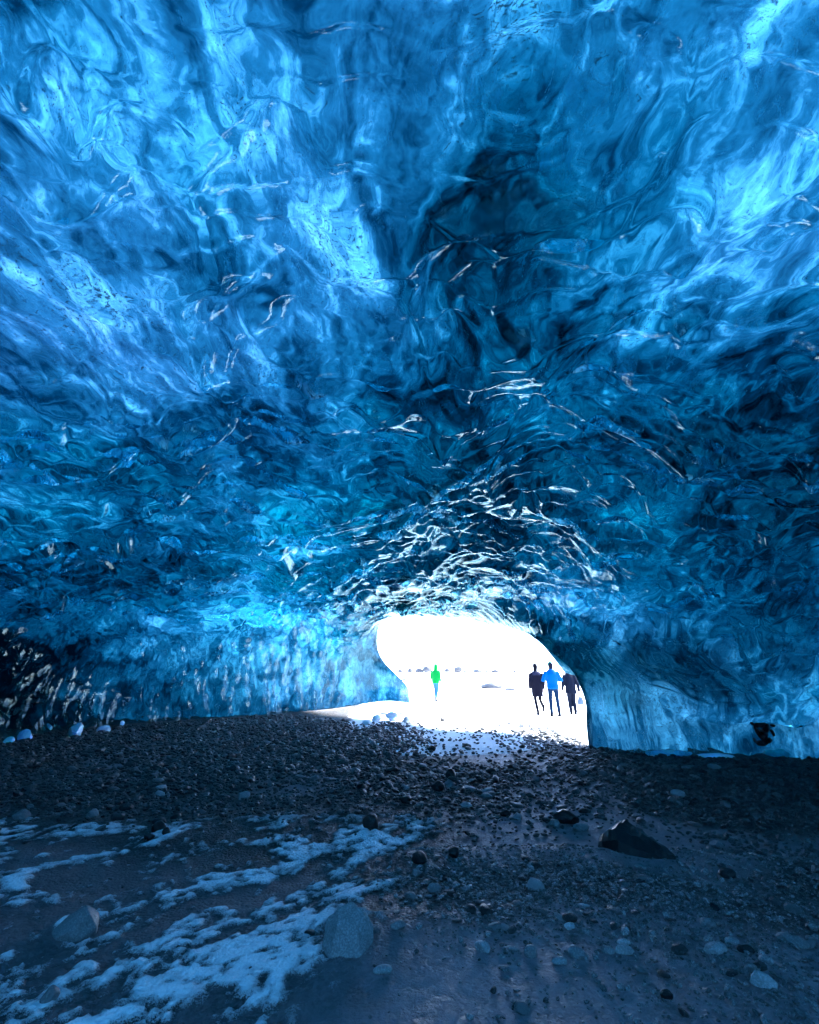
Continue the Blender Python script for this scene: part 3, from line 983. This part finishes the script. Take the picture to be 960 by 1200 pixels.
for i in range(NBIG):
    v = proto[i % 14][1]
    near = sy[i] < 5.2
    tone = int(np.searchsorted([.35, .8] if near else [.62, .95], RNG.random()))
    o = link("cobble", PROTO[tone][i % 14])
    s = ssz[i]
    o.scale = (s, s, s)
    o.location = (sx[i], sy[i], sz_[i] + s * v[:, 2].max() * .45)
    o.rotation_euler = (random.uniform(-.25, .25), random.uniform(-.25, .25), random.uniform(0, 6.28))
    # distances weighed as they look from the cave, so that a cobble goes with the mark one would name
    dd = ((MXY[:, 0] - sx[i]) / sy[i]) ** 2 + (.8 * np.log(MXY[:, 1] / sy[i])) ** 2
    where = MARKS[int(np.argmin(dd))][2]
    shape = "flat" if v[:, 2].max() < .42 else "rounded"
    tag(o, f"{('dark', 'grey', 'pale')[tone]} {shape} cobble {where}", "stone", "cobbles " + where)

ORD = ["", "second", "third", "fourth", "fifth", "sixth", "seventh", "eighth", "ninth", "tenth", "eleventh", "twelfth"]


def tell_apart(objs):
    """things that share a label get their place in the row, counted as the visitor at the camera sees them"""
    by = {}
    for o in objs: by.setdefault(o["label"], []).append(o)
    for lab, v in by.items():
        if len(v) < 2: continue
        v.sort(key=lambda o: o.location.x / o.location.y)
        for q, o in enumerate(v):
            place = "leftmost" if q == 0 else ("rightmost" if q == len(v) - 1 else ORD[min(q, 11)] + " leftmost")
            o["label"] = place + " " + lab


tell_apart([o for o in COL.objects if o.name.split(".")[0] == "cobble"])

# gravel carpet
VV, FF, base_i = [], [], 0
rest = np.arange(NBIG, len(sx))
pix = ssz[rest] / np.hypot(sx[rest], sy[rest])
shapes_hi = [rock_shape(ICO1, 1000 + s, 6, (1, .8, .55), .08) for s in range(12)]
v20, f20 = np.array([[0, 0, 1]]), None
bm = bmesh.new()
bmesh.ops.create_icosphere(bm, subdivisions=1, radius=1)
bm.free()
for s in range(12):
    sel = rest[s::12]
    v, f = shapes_hi[s]
    a = RNG.uniform(0, 6.28, len(sel))
    tx, ty = RNG.uniform(-.3, .3, len(sel)), RNG.uniform(-.3, .3, len(sel))
    ca, sa = np.cos(a), np.sin(a)
    x = v[None, :, 0] * ca[:, None] - v[None, :, 1] * sa[:, None]
    y = v[None, :, 0] * sa[:, None] + v[None, :, 1] * ca[:, None]
    z = v[None, :, 2] * RNG.uniform(.7, 1.2, len(sel))[:, None] + tx[:, None] * x + ty[:, None] * y
    sc = ssz[sel][:, None]
    X = np.stack([x * sc + sx[sel][:, None], y * sc + sy[sel][:, None], z * sc + (sz_[sel] + ssz[sel] * .32)[:, None]], -1)
    VV.append(X.reshape(-1, 3))
    off = base_i + np.arange(len(sel)) * len(v)
    FF.append((f[None] + off[:, None, None]).reshape(-1, 3))
    base_i += len(sel) * len(v)
AV, AF = np.concatenate(VV), np.concatenate(FF)
near_f = AV[AF[:, 0], 1] < 4.9
for nm, sel, mt in (("gravel", ~near_f, M_STONE), ("pebbles", near_f, M_PEB)):
    fsel = AF[sel]
    used, inv = np.unique(fsel, return_inverse=True)
    tag(link(nm, mesh_np(nm, AV[used], inv.reshape(-1, 3).astype(np.int32), smooth=False), mt), kind="stuff")

print("gravel stones", len(rest), "tris", sum(len(f) for f in FF))


# ------------------------------------------------------------------ ice rubble and snow lumps
def lump(name, x, y, half, dims, seed, mat, label, cat, group, sink=.3, src=None, cuts=9):
    v, f = rock_shape(src or ICO3, seed, cuts, dims, .10)
    me = mesh_np(name, v * half, f, smooth=False)
    o = link(name, me, mat)
    o.location = (x, y, gz1(x, y) + dims[2] * half * (1 - 2 * sink))
    o.rotation_euler = (0, 0, seed * 1.3)
    tag(o, label, cat, group)
    return o


RUBBLE = [(441, 847, 15, "ice_block", "outermost blue ice block of the pile beside the mouth"), (461, 846, 19, "ice_block", "broad blue ice block in the front of the pile beside the mouth"),
          (488, 848, 14, "ice_block", "dark blue ice block at the path side of the rubble pile"), (452, 838, 17, "snow_lump", "flat snow lump at the back of the rubble pile"),
          (473, 838, 18, "ice_block", "tilted blue ice block on top of the rubble pile"), (478, 849, 14, "snow_lump", "round white snow lump between two blue blocks"),
          (430, 851, 12, "snow_lump", "low snow lump at the gravel edge of the rubble pile"), (481, 834, 10, "ice_block", "small blue ice block high on the snow pile"),
          (490, 818, 9, "ice_block", "small ice chunk alone on the snow at the wall end"), (500, 829, 6, "ice_block", "tiny blue ice chunk on snow behind the rubble pile")]
for i, (px, py, w, nm, lab) in enumerate(RUBBLE):
    x, y = at(px, py)
    half = w / FPX * (y * .946) / 2
    lump(nm, x, y, half, (1, .8, .62), 400 + i, M_ICEBLOCK if nm == "ice_block" else M_SNOWY, lab, "ice block" if nm == "ice_block" else "snow lump", "ice rubble beside the mouth", .15)

FOOT = [(28, 868, 26), (52, 856, 15), (88, 862, 34), (122, 858, 20), (143, 850, 12), (10, 872, 18)]
FLAB = ["white ice lump at the wall foot with frosted top", "pointed white ice lump standing against the dark wall foot", "broadest ice lump at the foot of the fluted wall",
        "glassy ice lump beside the broadest one", "square pale ice chunk ending the row at the wall foot", "low ice lump nearest the edge of the view at the wall foot"]
for i, (px, py, w) in enumerate(FOOT):
    x, y = at(px, py)
    lump("ice_lump", x, y, w / FPX * y * .946 / 2 * .85, (1, .6, .8), 430 + i, M_ICEBLOCK, FLAB[i], "ice lump", "ice lumps at the foot of the fluted wall", .3, ICO2, 16)
CR = [(780, 886, 60), (835, 889, 50), (905, 884, 26), (250, 833, 18), (285, 831, 22), (325, 828, 14)]
CLAB = ["long low crust of white ice under the low ice foot nearest the pillar", "second low crust of white ice under the low ice foot", "rounded white ice lump beneath the black debris",
        "white ice crust at the far fluted wall foot, first of three", "white ice crust at the far fluted wall foot, widest of three", "white ice crust at the far fluted wall foot, nearest the mouth"]
for i, (px, py, w) in enumerate(CR):
    x, y = at(px, py)
    lump("ice_crust", x, y, w / FPX * y * .946 / 2, (1, .3, .14 if i < 2 else .4), 450 + i, M_ICEBLOCK, CLAB[i], "ice crust", "ice crusts along the wall feet", .2).rotation_euler = (0, 0, -.05)


# ------------------------------------------------------------------ rocks on the snow plain
RK = [(456, 781, 7, .5), (470, 782, 8, .5), (481, 780, 7, .8), (492, 781, 9, .6), (501, 783, 10, .8), (524, 784, 7, .7), (537, 783, 9, .9), (545, 783, 5, .5), (560, 784, 10, .5), (570, 785, 6, .5),
      (580, 785, 7, .6), (588, 785, 4, .5), (603, 785, 5, .6), (612, 785, 5, .6), (664, 787, 6, .5), (668, 790, 8, .3), (474, 790, 9, .25), (497, 791, 4, .5)]
for i, (px, py, w, hgt) in enumerate(RK):
    d = 170.0 if py < 788 else 60.0
    u, vv = (px - 480) / FPX, (py - 600) / FPX
    x, y = u * d * .945, d
    half = 1.35 * w / FPX * d * .946 / 2
    v, f = rock_shape(ICO2, 500 + i, 8, (1, .8, hgt), .1)
    me = mesh_np("moraine_rock", v * half, f, smooth=False)
    o = link("moraine_rock", me, M_DARK)
    o.location = (x, y, gz1(x, y) + hgt * half * .5)
    o.rotation_euler = (0, 0, i * .9)
    side = "between wall end and green figure" if px < 505 else ("just past the green figure" if px < 550 else ("midway between green figure and walkers" if px < 625 else "beyond the walkers"))
    tag(o, ("far dark rock on the horizon " if py < 788 else "low dark rock on snow short of the horizon ") + side, "rock", ("horizon rocks " if py < 788 else "low snow rocks ") + side)
tell_apart([o for o in COL.objects if o.name.split(".")[0] == "moraine_rock"])
OUT = [(578, 808, 30, .34, "long black outcrop on the snow in the middle of the mouth"), (600, 810, 20, .26, "second black outcrop trailing behind the long one"),
       (542, 804, 18, .08, "thin dark streak of stones on the snow before the outcrop"), (600, 816, 18, .06, "thin grey strip of stones on the snow nearest the walkers")]
for i, (px, py, w, hgt, lab) in enumerate(OUT):
    x, y = at(px, py)
    half = w / FPX * y * .946 / 2
    v, f = rock_shape(ICO3, 540 + i, 8, (1, .6, hgt), .1)
    o = link("outcrop", mesh_np("outcrop", v * half, f, smooth=False), M_DARK)
    o.location = (x, y, gz1(x, y) + hgt * half * .4)
    tag(o, lab, "rock", "rock outcrops on the snow")

# black debris frozen into the low ice foot
dV, dF, db = [], [], 0
rd = np.random.default_rng(77)
for dx, dz, sc_, dm in [(0, .17, .10, (1.3, .6, .5)), (.10, .12, .08, (.8, .6, 1.1)), (-.09, .05, .07, (.6, .6, 1.7)), (.05, -.02, .09, (.9, .5, 1.0)), (-.04, -.13, .10, (1.2, .5, .6)),
                        (.12, -.10, .07, (1, .5, .8)), (.20, .03, .05, (.7, .5, 1.5)), (-.17, -.08, .045, (.8, .5, .9)), (.24, .16, .045, (1.3, .5, .6)), (-.14, .19, .04, (1, .5, .8)), (.02, .06, .05, (1, .5, 1))]:
    v, f = rock_shape(ICO3, int(rd.integers(9999)), 9, dm, .16)
    a_ = rd.uniform(-.6, .6)
    v = np.stack([v[:, 0] * math.cos(a_) - v[:, 2] * math.sin(a_), v[:, 1], v[:, 0] * math.sin(a_) + v[:, 2] * math.cos(a_)], 1)
    dV.append(v * sc_ + np.array([dx, rd.uniform(-.02, .04), dz]))
    dF.append(f + db)
    db += len(v)
o = link("frozen_debris", mesh_np("frozen_debris", np.concatenate(dV), np.concatenate(dF), smooth=False), M_DARK)
o.location = (6.55, 9.33, .42)
tag(o, "ragged black patch of debris frozen into the low ice foot", "debris")


# ------------------------------------------------------------------ people
def loft(rings, seg=14):
    """rings: (centre, axis, rx, ry, side) -> closed tube; side is the direction of rx"""
    V, F = [], []
    for c, ax, rx, ry, side in rings:
        ax = Vector(ax).normalized()
        s = Vector(side)
        s = (s - ax * s.dot(ax)).normalized()
        b = ax.cross(s)
        for j in range(seg):
            a = 2 * math.pi * j / seg
            V.append(Vector(c) + s * (rx * math.cos(a)) + b * (ry * math.sin(a)))
    n = len(rings)
    for i in range(n - 1):
        for j in range(seg):
            F.append([i * seg + j, i * seg + (j + 1) % seg, (i + 1) * seg + (j + 1) % seg, (i + 1) * seg + j])
    F.append([j for j in range(seg)][::-1])
    F.append([(n - 1) * seg + j for j in range(seg)])
    return V, F


def limb(pts, radii, flat_=1.0, side=(1, 0, 0), seg=12):
    rings = []
    P_ = [Vector(p) for p in pts]
    for i, p in enumerate(P_):
        a = P_[max(0, i - 1)]
        b = P_[min(len(P_) - 1, i + 1)]
        ax = (b - a).normalized()
        sd = Vector(side)
        if abs(ax.dot(sd)) > .95: sd = Vector((0, 1, 0))
        rings.append((p, ax, radii[i], radii[i] * flat_, sd))
    return loft(rings, seg)


def column(levels, seg=18):
    """levels: (z, cx, cy, rx, ry)"""
    return loft([((cx, cy, z), (0, 0, 1), rx, ry, (1, 0, 0)) for z, cx, cy, rx, ry in levels], seg)


def organic(name, pieces, voxel, mat, parent, smooth=3):
    """several closed pieces grown together into one continuous skin"""
    V, F = [], []
    for v, f in pieces:
        b = len(V)
        V += v
        F += [[i + b for i in q] for q in f]
    me = bpy.data.meshes.new(name)
    me.from_pydata([tuple(v) for v in V], [], F)
    bm_ = bmesh.new()
    bm_.from_mesh(me)
    bmesh.ops.recalc_face_normals(bm_, faces=bm_.faces)
    bm_.to_mesh(me)
    bm_.free()
    tmp = bpy.data.objects.new("tmp", me)
    COL.objects.link(tmp)
    rm = tmp.modifiers.new("r", 'REMESH')
    rm.mode = 'VOXEL'
    rm.voxel_size = voxel
    sm_ = tmp.modifiers.new("s", 'SMOOTH')
    sm_.iterations = smooth
    sm_.factor = .5
    dg = bpy.context.evaluated_depsgraph_get()
    me2 = bpy.data.meshes.new_from_object(tmp.evaluated_get(dg))
    bpy.data.objects.remove(tmp)
    bpy.data.meshes.remove(me)
    me2.name = name
    me2.materials.clear()
    me2.polygons.foreach_set("use_smooth", np.ones(len(me2.polygons), bool))
    return link(name, me2, mat, parent)


M_SKIN = simple_mat("skin", (.50, .33, .26), .5, .06)


def person(x, y, rz, height, pose, cl):
    """a walker seen from behind, local +y is forward; pose gives joints in metres of a 1.75 m body"""
    root = empty("person", (x, y, gz1(x, y)), rz)
    k = height / 1.75
    root.scale = (k, k, k)
    V3 = Vector
    lean = pose.get("lean", .03)
    hipz = .92
    J = lambda n: V3(pose[n])
    nk = V3((0, lean * 1.0, 1.47))
    hd = V3((pose.get("hx", 0), lean * 1.3 + pose.get("hy", .02), 1.635 - pose.get("hdrop", 0)))
    body = []
    body.append(column([(.84, 0, 0, .13, .09), (.92, 0, 0, .165, .11), (1.02, 0, .2 * lean, .145, .10), (1.18, 0, .5 * lean, .15, .105), (1.32, 0, .8 * lean, .175, .11), (1.42, 0, .9 * lean, .15, .085), (1.47, 0, lean, .07, .06)]))
    body.append(limb([nk - V3((0, 0, .05)), (nk + hd) / 2, hd], [.06, .055, .055]))
    body.append(loft([(hd + V3((0, o * .6 - .005, dz)), (0, 0, 1), rx, ry, (1, 0, 0)) for dz, rx, ry, o in [(-.115, .035, .04, .05), (-.08, .058, .075, .02), (-.02, .072, .092, 0), (.04, .076, .097, 0), (.085, .062, .08, 0), (.112, .03, .04, 0)]]))
    body.append(limb([hd + V3((0, .085, .02)), hd + V3((0, .115, -.015)), hd + V3((0, .09, -.03))], [.008, .015, .012]))          # nose
    for s in (-1, 1):
        body.append(limb([hd + V3((s * .074, -.012, .025)), hd + V3((s * .086, -.02, .0)), hd + V3((s * .075, -.01, -.03))], [.01, .016, .008]))   # ears
    for s, nm in ((-1, "l"), (1, "r")):
        sh = V3((s * .175, .85 * lean, 1.40))
        el_, wr = J(nm + "_elbow"), J(nm + "_wrist")
        body.append(limb([sh, (sh + el_) / 2, el_, (el_ + wr) / 2, wr], [.055, .047, .038, .034, .025]))
        d = (wr - el_).normalized()
        pal = wr + d * .05
        body.append(limb([wr, pal, wr + d * .09], [.022, .034, .032], .55, (0, 1, 0)))
        for q_, (oy, ln) in enumerate([(-.028, .060), (-.010, .074), (.010, .068), (.028, .052)]):
            b0 = wr + d * .085 + V3((0, oy, 0))
            curl = V3((-s * .35, .1, 0))
            b1 = b0 + (d + curl * .3).normalized() * ln * .5
            b2 = b1 + (d + curl * 1.2).normalized() * ln * .5
            body.append(limb([b0, b1, b2], [.0095, .0085, .0065], seg=8))
        t0 = wr + d * .03 + V3((0, .03, 0))
        body.append(limb([t0, t0 + (d + V3((0, .8, 0))).normalized() * .035, t0 + (d + V3((0, .45, 0))).normalized() * .065], [.011, .010, .008], seg=8))
        hp = V3((s * .09, 0, .90))
        kn, an = J(nm + "_knee"), J(nm + "_ankle")
        body.append(limb([hp, (hp * .6 + kn * .4), kn, kn * .6 + an * .4, an], [.092, .078, .056, .055, .038]))
    organic("body", body, .011, M_SKIN, root, 2)
    # trousers
    tr = [column([(.80, 0, 0, .15, .11), (.90, 0, 0, .178, .125), (1.0, 0, .2 * lean, .165, .118)])]
    for s, nm in ((-1, "l"), (1, "r")):
        hp = V3((s * .092, 0, .90))
        kn, an = J(nm + "_knee"), J(nm + "_ankle")
        tr.append(limb([hp, hp * .6 + kn * .4, kn, kn * .5 + an * .5, an], [x_ * cl.get("legw", 1) for x_ in (.102, .092, .072, .068, .058)]))
        toe = V3((0, .17, -.055)) if an.z < .16 else V3((0, .10, -.13))
        heel = an + V3((0, -.045, -.055 if an.z < .16 else -.02))
        organic("boot", [limb([an + V3((0, 0, .10)), an + V3((0, 0, .02)), an + V3((0, .0, -.04))], [.052, .050, .046]), limb([heel, an + V3((0, .06, -.055 if an.z < .16 else -.06)), an + toe], [.040, .045, .030], 1.0)], .012, cl["boot"], root, 2)
    organic("trousers", tr, .014, cl["trousers"], root, 4)
    # coat: hem to collar with both sleeves
    hem = cl["hem"]
    lv = [(hem, 0, 0, cl.get("hemw", .21), .15), ((hem + 1.02) / 2, 0, .1 * lean, .205, .145), (1.02, 0, .2 * lean, .195, .135), (1.18, 0, .5 * lean, .205, .14), (1.33, 0, .8 * lean, .215, .14), (1.43, 0, .9 * lean, .17, .11), (1.50, 0, lean, .085, .085)]
    pc = [column(lv)]
    for s, nm in ((-1, "l"), (1, "r")):
        sh = V3((s * .165, .85 * lean, 1.405))
        el_, wr = J(nm + "_elbow"), J(nm + "_wrist")
        pc.append(limb([sh, (sh + el_) / 2, el_, (el_ + wr) / 2, wr], [.088, .078, .068, .060, .050]))
    organic("coat", pc, .015, cl["coat"], root, 3)
    if "yoke" in cl:
        organic("shoulder_panel", [column([(1.34, 0, .8 * lean - .012, .195, .142), (1.41, 0, .9 * lean - .012, .178, .128), (1.47, 0, lean - .01, .12, .105)])], .014, cl["yoke"], root, 2)
    if "hood" in cl:
        organic("hood", [loft([(hd + V3((0, -.02, dz)), (0, 0, 1), rx, ry, (1, 0, 0)) for dz, rx, ry in [(-.17, .11, .11), (-.10, .11, .12), (0, .105, .125), (.08, .095, .11), (.125, .05, .06)]])], .013, cl["hood"], root, 3)
    if "hat" in cl:
        organic("hat", [loft([(hd + V3((0, -.004, dz)), (0, 0, 1), rx, ry, (1, 0, 0)) for dz, rx, ry in [(.0, .086, .106), (.03, .09, .11), (.08, .078, .096), (.125, .045, .055), (.14, .02, .025)]])], .012, cl["hat"], root, 3)
    if "hair" in cl:
        organic("hair", [loft([(hd + V3((0, -.035, dz)), (0, 0, 1), rx, ry, (1, 0, 0)) for dz, rx, ry in [(-.14, .06, .045), (-.08, .08, .07), (0, .083, .08), (.06, .078, .082), (.105, .045, .05)]])], .012, cl["hair"], root, 3)
    return root


POSE_WALK = dict(l_elbow=(-.25, -.06, 1.12), l_wrist=(-.235, .10, .90), r_elbow=(.25, -.03, 1.12), r_wrist=(.235, .06, .88),
                 l_knee=(-.08, .06, .50), l_ankle=(-.03, .02, .09), r_knee=(.10, .12, .52), r_ankle=(.13, -.22, .26), lean=.03)
POSE_PHONE = dict(l_elbow=(-.31, .0, 1.13), l_wrist=(-.14, .24, 1.18), r_elbow=(.31, .0, 1.13), r_wrist=(.14, .24, 1.18),
                  l_knee=(-.11, .03, .50), l_ankle=(-.10, .04, .09), r_knee=(.12, .02, .50), r_ankle=(.13, -.06, .09), lean=.02, hdrop=.02, hy=.04)
POSE_BENT = dict(l_elbow=(-.27, .03, 1.10), l_wrist=(-.30, .10, .86), r_elbow=(.28, .02, 1.08), r_wrist=(.32, .04, .80),
                 l_knee=(-.08, .05, .50), l_ankle=(-.07, .02, .09), r_knee=(.08, .05, .50), r_ankle=(.08, -.08, .09), lean=.15, hdrop=.15, hy=.14)
POSE_SIDE = dict(l_elbow=(-.24, -.02, 1.12), l_wrist=(-.20, .14, .93), r_elbow=(.24, -.02, 1.12), r_wrist=(.20, .16, .95),
                 l_knee=(-.06, .10, .50), l_ankle=(-.05, .12, .09), r_knee=(.07, .02, .50), r_ankle=(.06, -.14, .10), lean=.04)

C_PLUM = simple_mat("plum_coat_cloth", (.0032, .0034, .009), .8, .15, 30)
C_PLUM_L = simple_mat("grey_violet_cloth", (.010, .012, .028), .8, .12, 30)
C_BLACK = simple_mat("black_cloth", (.0015, .002, .005), .75, .2, 30)
C_NAVY = simple_mat("dark_navy_cloth", (.0026, .0045, .011), .75, .2, 30)
C_BLUE = simple_mat("bright_blue_nylon", (.0006, .042, .15), .5, .1, 30)
C_JEAN = simple_mat("dark_blue_denim", (.0012, .008, .024), .8, .15, 40)
C_GREEN = simple_mat("bright_green_nylon", (.004, .12, .02), .5, .1, 30)
C_TEAL = simple_mat("teal_knit", (.006, .14, .11), .8, .1, 60)
C_PALE = simple_mat("pale_blue_trouser_cloth", (.02, .07, .13), .8, .1, 30)
C_GREYB = simple_mat("grey_bag_cloth", (.05, .07, .10), .7, .1, 30)

px, py = at(632, 836.5)
p1 = person(px, py, -.05, 1.80, POSE_WALK, dict(coat=C_PLUM, trousers=C_BLACK, boot=C_BLACK, hem=.62, hemw=.205, hat=C_BLACK, hair=C_BLACK, yoke=C_PLUM_L, legw=.85))
tag(p1, "person walking off in long dark plum coat with paler shoulders and black hat", "person", "visitors outside the cave mouth")
px, py = at(651, 838.5)
p2 = person(px, py, -.03, 1.86, POSE_PHONE, dict(coat=C_BLUE, trousers=C_JEAN, boot=C_BLACK, hem=.86, hemw=.195, hat=C_TEAL, hair=C_NAVY, legw=.9))
tag(p2, "person standing with back turned in bright blue jacket and dark jeans, hands held in front", "person", "visitors outside the cave mouth")
px, py = at(672, 836)
p3 = person(px, py, -.12, 1.70, POSE_BENT, dict(coat=C_NAVY, trousers=C_NAVY, boot=C_BLACK, hem=.74, hemw=.24, hood=C_NAVY, legw=1.05))
tag(p3, "person bending forward in black coat with hood, carrying a bag beside the ice pillar", "person", "visitors outside the cave mouth")
px, py = at(511, 822)
p4 = person(px, py, -.5, 1.78, POSE_SIDE, dict(coat=C_GREEN, trousers=C_PALE, boot=C_NAVY, hem=.84, hemw=.20, hood=C_GREEN, legw=.9))
tag(p4, "person in bright green hooded jacket and pale trousers alone on the snow", "person", "visitors outside the cave mouth")


def bag():
    w = p3.matrix_basis @ Vector(POSE_BENT["r_wrist"])
    s = 1.70 / 1.75
    w = Vector(p3.location) + Matrix.Rotation(-.12, 3, 'Z') @ (Vector((.335, .06, .70)) * s)
    root = empty("carrier_bag", (w.x, w.y, w.z - .36))
    organic("pouch", [loft([((0, 0, z), (0, 0, 1), rx, ry, (1, 0, 0)) for z, rx, ry in [(0, .10, .05), (.03, .125, .065), (.16, .115, .06), (.26, .085, .035), (.29, .06, .02)]])], .012, C_GREYB, root, 2)
    pts = [(-.05, 0, .27), (-.045, 0, .33), (0, 0, .365), (.045, 0, .33), (.05, 0, .27)]
    organic("handle", [limb(pts, [.008] * 5, seg=8)], .006, C_GREYB, root, 1)
    tag(root, "grey carrier bag hanging from the hand of the bending person", "bag")


bag()
